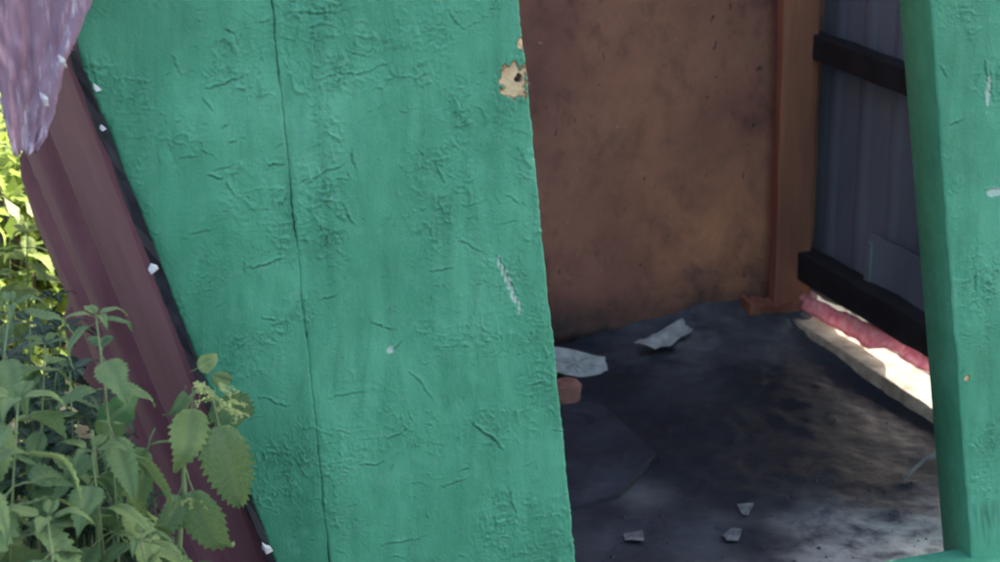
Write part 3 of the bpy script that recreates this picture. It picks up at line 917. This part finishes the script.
GZ = -.06
def base_at(px, off_s, t):           # a ground point left-front of the shed: t metres in front of the front plane, at photo column px near the ground
    p = fp(px, 560, t); return Vector((p.x, p.y, GZ))

# the foreground nettle with the flower head in front of the door edge
def main_nettle():
    rr = random.Random(3); off = .16
    P = lambda x, y, o=off: fp(x, y, o)
    b = P(172, 680); b = Vector((b.x, b.y, GZ))
    root = empty('nettle', b, 'flowering nettle with pale green clusters in front of the slanting door edge', 'nettle', 'nettles beside the shed')
    pts = [b, P(178, 575), P(180, 530), P(184, 490), P(183, 455), P(176, 442), P(182, 415), P(192, 395), P(205, 382)]
    V, F = tube(pts, [.0042, .0036, .0034, .0032, .0030, .0028, .0026, .0022, .0016], 7)
    obj('stem', V, F, M['stem'], root, True)
    pet = [P(178, 444), P(168, 441), P(158, 442), P(150, 445)]
    V, F = tube(pet, [.0018, .0016, .0014, .0012], 5); obj('leaf_stalk', V, F, M['stem'], root, True)
    def lf(px, py, tx, ty, k, mi, roll, depth=0.0, o=off, up=None):
        a = P(px, py, o); c = P(tx, ty, o + depth); d = c - a
        place_leaf(root, LEAF['leaf'][mi], a, d, d.length / (1.2 if mi != 3 else 1.18) * k, roll, up if up else (-D * 1.0 + Z * .3))
    lf(155, 428, 118, 538, 1.0, 3, .9)                       # folded leaf hanging to the left
    lf(193, 388, 186, 470, 1.0, 2, -.25, .03)                # leaf in front of the stem
    lf(212, 398, 244, 532, .95, 0, .25, .02)                 # broad leaf over the green door
    lf(205, 385, 262, 440, .85, 2, .3, -.03)
    lf(190, 372, 228, 352, .8, 2, .1, -.01)
    lf(205, 372, 250, 392, .75, 0, .2, -.02)
    lf(186, 470, 222, 575, 1.0, 1, .5, .03)
    lf(183, 480, 158, 560, .9, 0, -.3, .04)
    lf(186, 385, 172, 430, .8, 1, -.5, .02)
    lf(180, 540, 140, 600, 1.0, 2, -.3, .04); lf(180, 545, 226, 620, 1.0, 2, .3, .03)
    for (x, y, k) in ((212, 398, 1.0), (228, 404, .9), (196, 388, .9), (221, 390, .8), (236, 412, .7), (192, 500, .8)):
        flower_mesh(root, P(x, y, off + .015), rr, k * .75, 5)
main_nettle()

# nettles in the shade left of the door (column of the base, metres in front, pixel of the tip)
spec = [(-10, .24, (18, 402), 'tall nettle in the lower left corner, nearest of the patch', .125, 3),
        (55, .20, (96, 318), 'nettle with a bare upright stem below the maroon sheet', .085, 2),
        (95, .22, (92, 452), 'broad leaved short nettle left of the hanging folded leaf', .10, 5),
        (140, .26, (140, 540), 'lowest nettle at the bottom edge beneath the flowering one', .09, 6),
        (-60, .12, (10, 262), 'shaded nettle at the left edge below the sunlit leaves', .10, 7),
        (25, .10, (45, 345), 'dim nettle half hidden behind the tall corner one', .08, 8),
        (-70, .26, (-20, 468), 'nettle cut by the left edge low in the corner', .12, 9),
        (60, .30, (48, 520), 'grey green nettle at the very bottom left of the picture', .115, 10)]
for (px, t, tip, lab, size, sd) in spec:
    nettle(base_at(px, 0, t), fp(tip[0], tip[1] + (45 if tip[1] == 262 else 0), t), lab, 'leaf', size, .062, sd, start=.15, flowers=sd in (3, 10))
# bare stalk, broad leaf plant
def broad():
    b = base_at(88, 0, .10); root = empty('weed', b, 'weed with one smooth bright green oval leaf behind the nettles', 'weed')
    P = lambda x, y: fp(x, y, .12)
    V, F = tube([b, P(98, 540), P(96, 470), P(92, 430)], [.003, .0028, .0024, .002], 6); obj('stem', V, F, M['stem'], root, True)
    a, c = P(94, 432), P(140, 396); place_leaf(root, BROAD, a, c - a, (c - a).length / 1.0, .2, -D + Z * .2)
    a, c = P(96, 470), P(70, 480); place_leaf(root, BROAD, a, c - a, (c - a).length / 1.0, .2, -D + Z * .2)
    a, c = P(97, 520), P(140, 515); place_leaf(root, BROAD, a, c - a, (c - a).length / 1.0, .2, -D + Z * .2)
broad()
# dark nettles deeper, filling the gaps
dk = [(45, -.45, (52, 300)), (70, -.12, (62, 330)), (110, -.02, (104, 400)), (0, -.05, (30, 325)), (60, 0.02, (70, 372)), (-40, -.02, (-5, 350)), (100, .03, (118, 445)), (30, .04, (30, 440)), (-80, -.05, (-20, 320)), (120, .05, (150, 500)), (75, .06, (78, 420))]
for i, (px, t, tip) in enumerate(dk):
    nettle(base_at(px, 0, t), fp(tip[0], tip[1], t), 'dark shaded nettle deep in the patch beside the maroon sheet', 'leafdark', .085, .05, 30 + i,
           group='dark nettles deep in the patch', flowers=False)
# sunlit nettles behind the corner
for i in range(26):
    rr = random.Random(70 + i)
    px = rr.uniform(-75, 34); y = rr.uniform(2.9, 5.2)
    r = ray(px, 200); p = CAM + r * (y / r.y); b = Vector((p.x, y, GZ))
    h = rr.uniform(.35, .62) if px < -5 else rr.uniform(.3, .5)
    nettle(b, b + Vector((rr.uniform(-.05, .05), rr.uniform(-.05, .05), h)), 'sunlit yellow green nettle standing behind the shed corner', 'leafsun', .085, .055, 90 + i,
           group='sunlit nettles behind the corner', flowers=False)

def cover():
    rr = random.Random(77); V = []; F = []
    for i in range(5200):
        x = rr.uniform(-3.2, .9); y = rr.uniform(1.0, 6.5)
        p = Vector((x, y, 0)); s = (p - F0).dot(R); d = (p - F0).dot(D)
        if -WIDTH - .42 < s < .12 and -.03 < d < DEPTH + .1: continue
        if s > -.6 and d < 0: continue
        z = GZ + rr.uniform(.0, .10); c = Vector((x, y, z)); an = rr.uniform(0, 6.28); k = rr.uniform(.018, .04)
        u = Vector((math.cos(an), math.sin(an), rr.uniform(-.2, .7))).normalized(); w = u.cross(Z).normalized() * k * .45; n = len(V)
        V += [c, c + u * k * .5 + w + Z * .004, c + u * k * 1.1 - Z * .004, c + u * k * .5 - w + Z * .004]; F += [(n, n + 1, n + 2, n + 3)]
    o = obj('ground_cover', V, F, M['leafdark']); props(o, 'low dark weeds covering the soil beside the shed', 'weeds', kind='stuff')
cover()

# leafy bushes farther back on the left and behind the shed
def bush(x, y, h, r, label, mat, n=1500, seed=0):
    rr = random.Random(seed); b = Vector((x, y, GZ)); root = empty('bush', b, label, 'bush', 'bushes behind the shed')
    V = []; F = []
    for k in range(5):
        a = rr.uniform(0, 6.28); tip = b + Vector((math.cos(a) * r * .6, math.sin(a) * r * .6, h * rr.uniform(.7, .95)))
        v, f = tube([b, b.lerp(tip, .5) + Z * .1 * h, tip], [.02, .014, .005], 6); F += [tuple(i + len(V) for i in q) for q in f]; V += v
    obj('trunk', V, F, M['bark'], root, True)
    V = []; F = []; cl = [(b + Vector((rr.gauss(0, r * .45), rr.gauss(0, r * .45), h * rr.uniform(.25, .95))), rr.uniform(.18, .4) * r) for _ in range(26)]
    for i in range(n):
        c0, cr = rr.choice(cl); c = c0 + Vector((rr.gauss(0, 1), rr.gauss(0, 1), rr.gauss(0, 1))) * cr * .6
        if c.z < GZ: c.z = GZ + .02
        u = Vector((rr.gauss(0, 1), rr.gauss(0, 1), rr.gauss(0, .6) - .3)).normalized(); w = u.cross(Z).normalized(); k = rr.uniform(.028, .055); m = len(V)
        V += [c, c + u * k * .5 + w * k * .3, c + u * k, c + u * k * .5 - w * k * .3]; F.append((m, m + 1, m + 2, m + 3))
    obj('crown', V, F, mat, root)
for (px, py, y, h, r, lab, mt, sd) in ((38, 200, 3.75, .50, .22, 'low bright leafy bush under the tip of the lilac sheet', 'leafsun', 12),
                                       (52, 205, 4.35, .40, .26, 'low dark leafy bush farther back past the maroon sheet', 'leafdark', 11)):
    q = ray(px, py); p = CAM + q * (y / q.y); bush(p.x, y, h, r, lab, M[mt], 2600, sd)
bush(-1.75, 6.4, 1.5, .55, 'rounded leafy bush left beyond the sunlit nettles', M['leafsun'], 2600, 1)
bush(-2.5, 5.2, 1.3, .5, 'leafy bush at far left behind the nettle patch', M['leaf'], 2200, 2)
bush(-.6, 8.0, 2.4, .8, 'tall dense bush standing farthest behind the shed', M['leafdark'], 3000, 3)
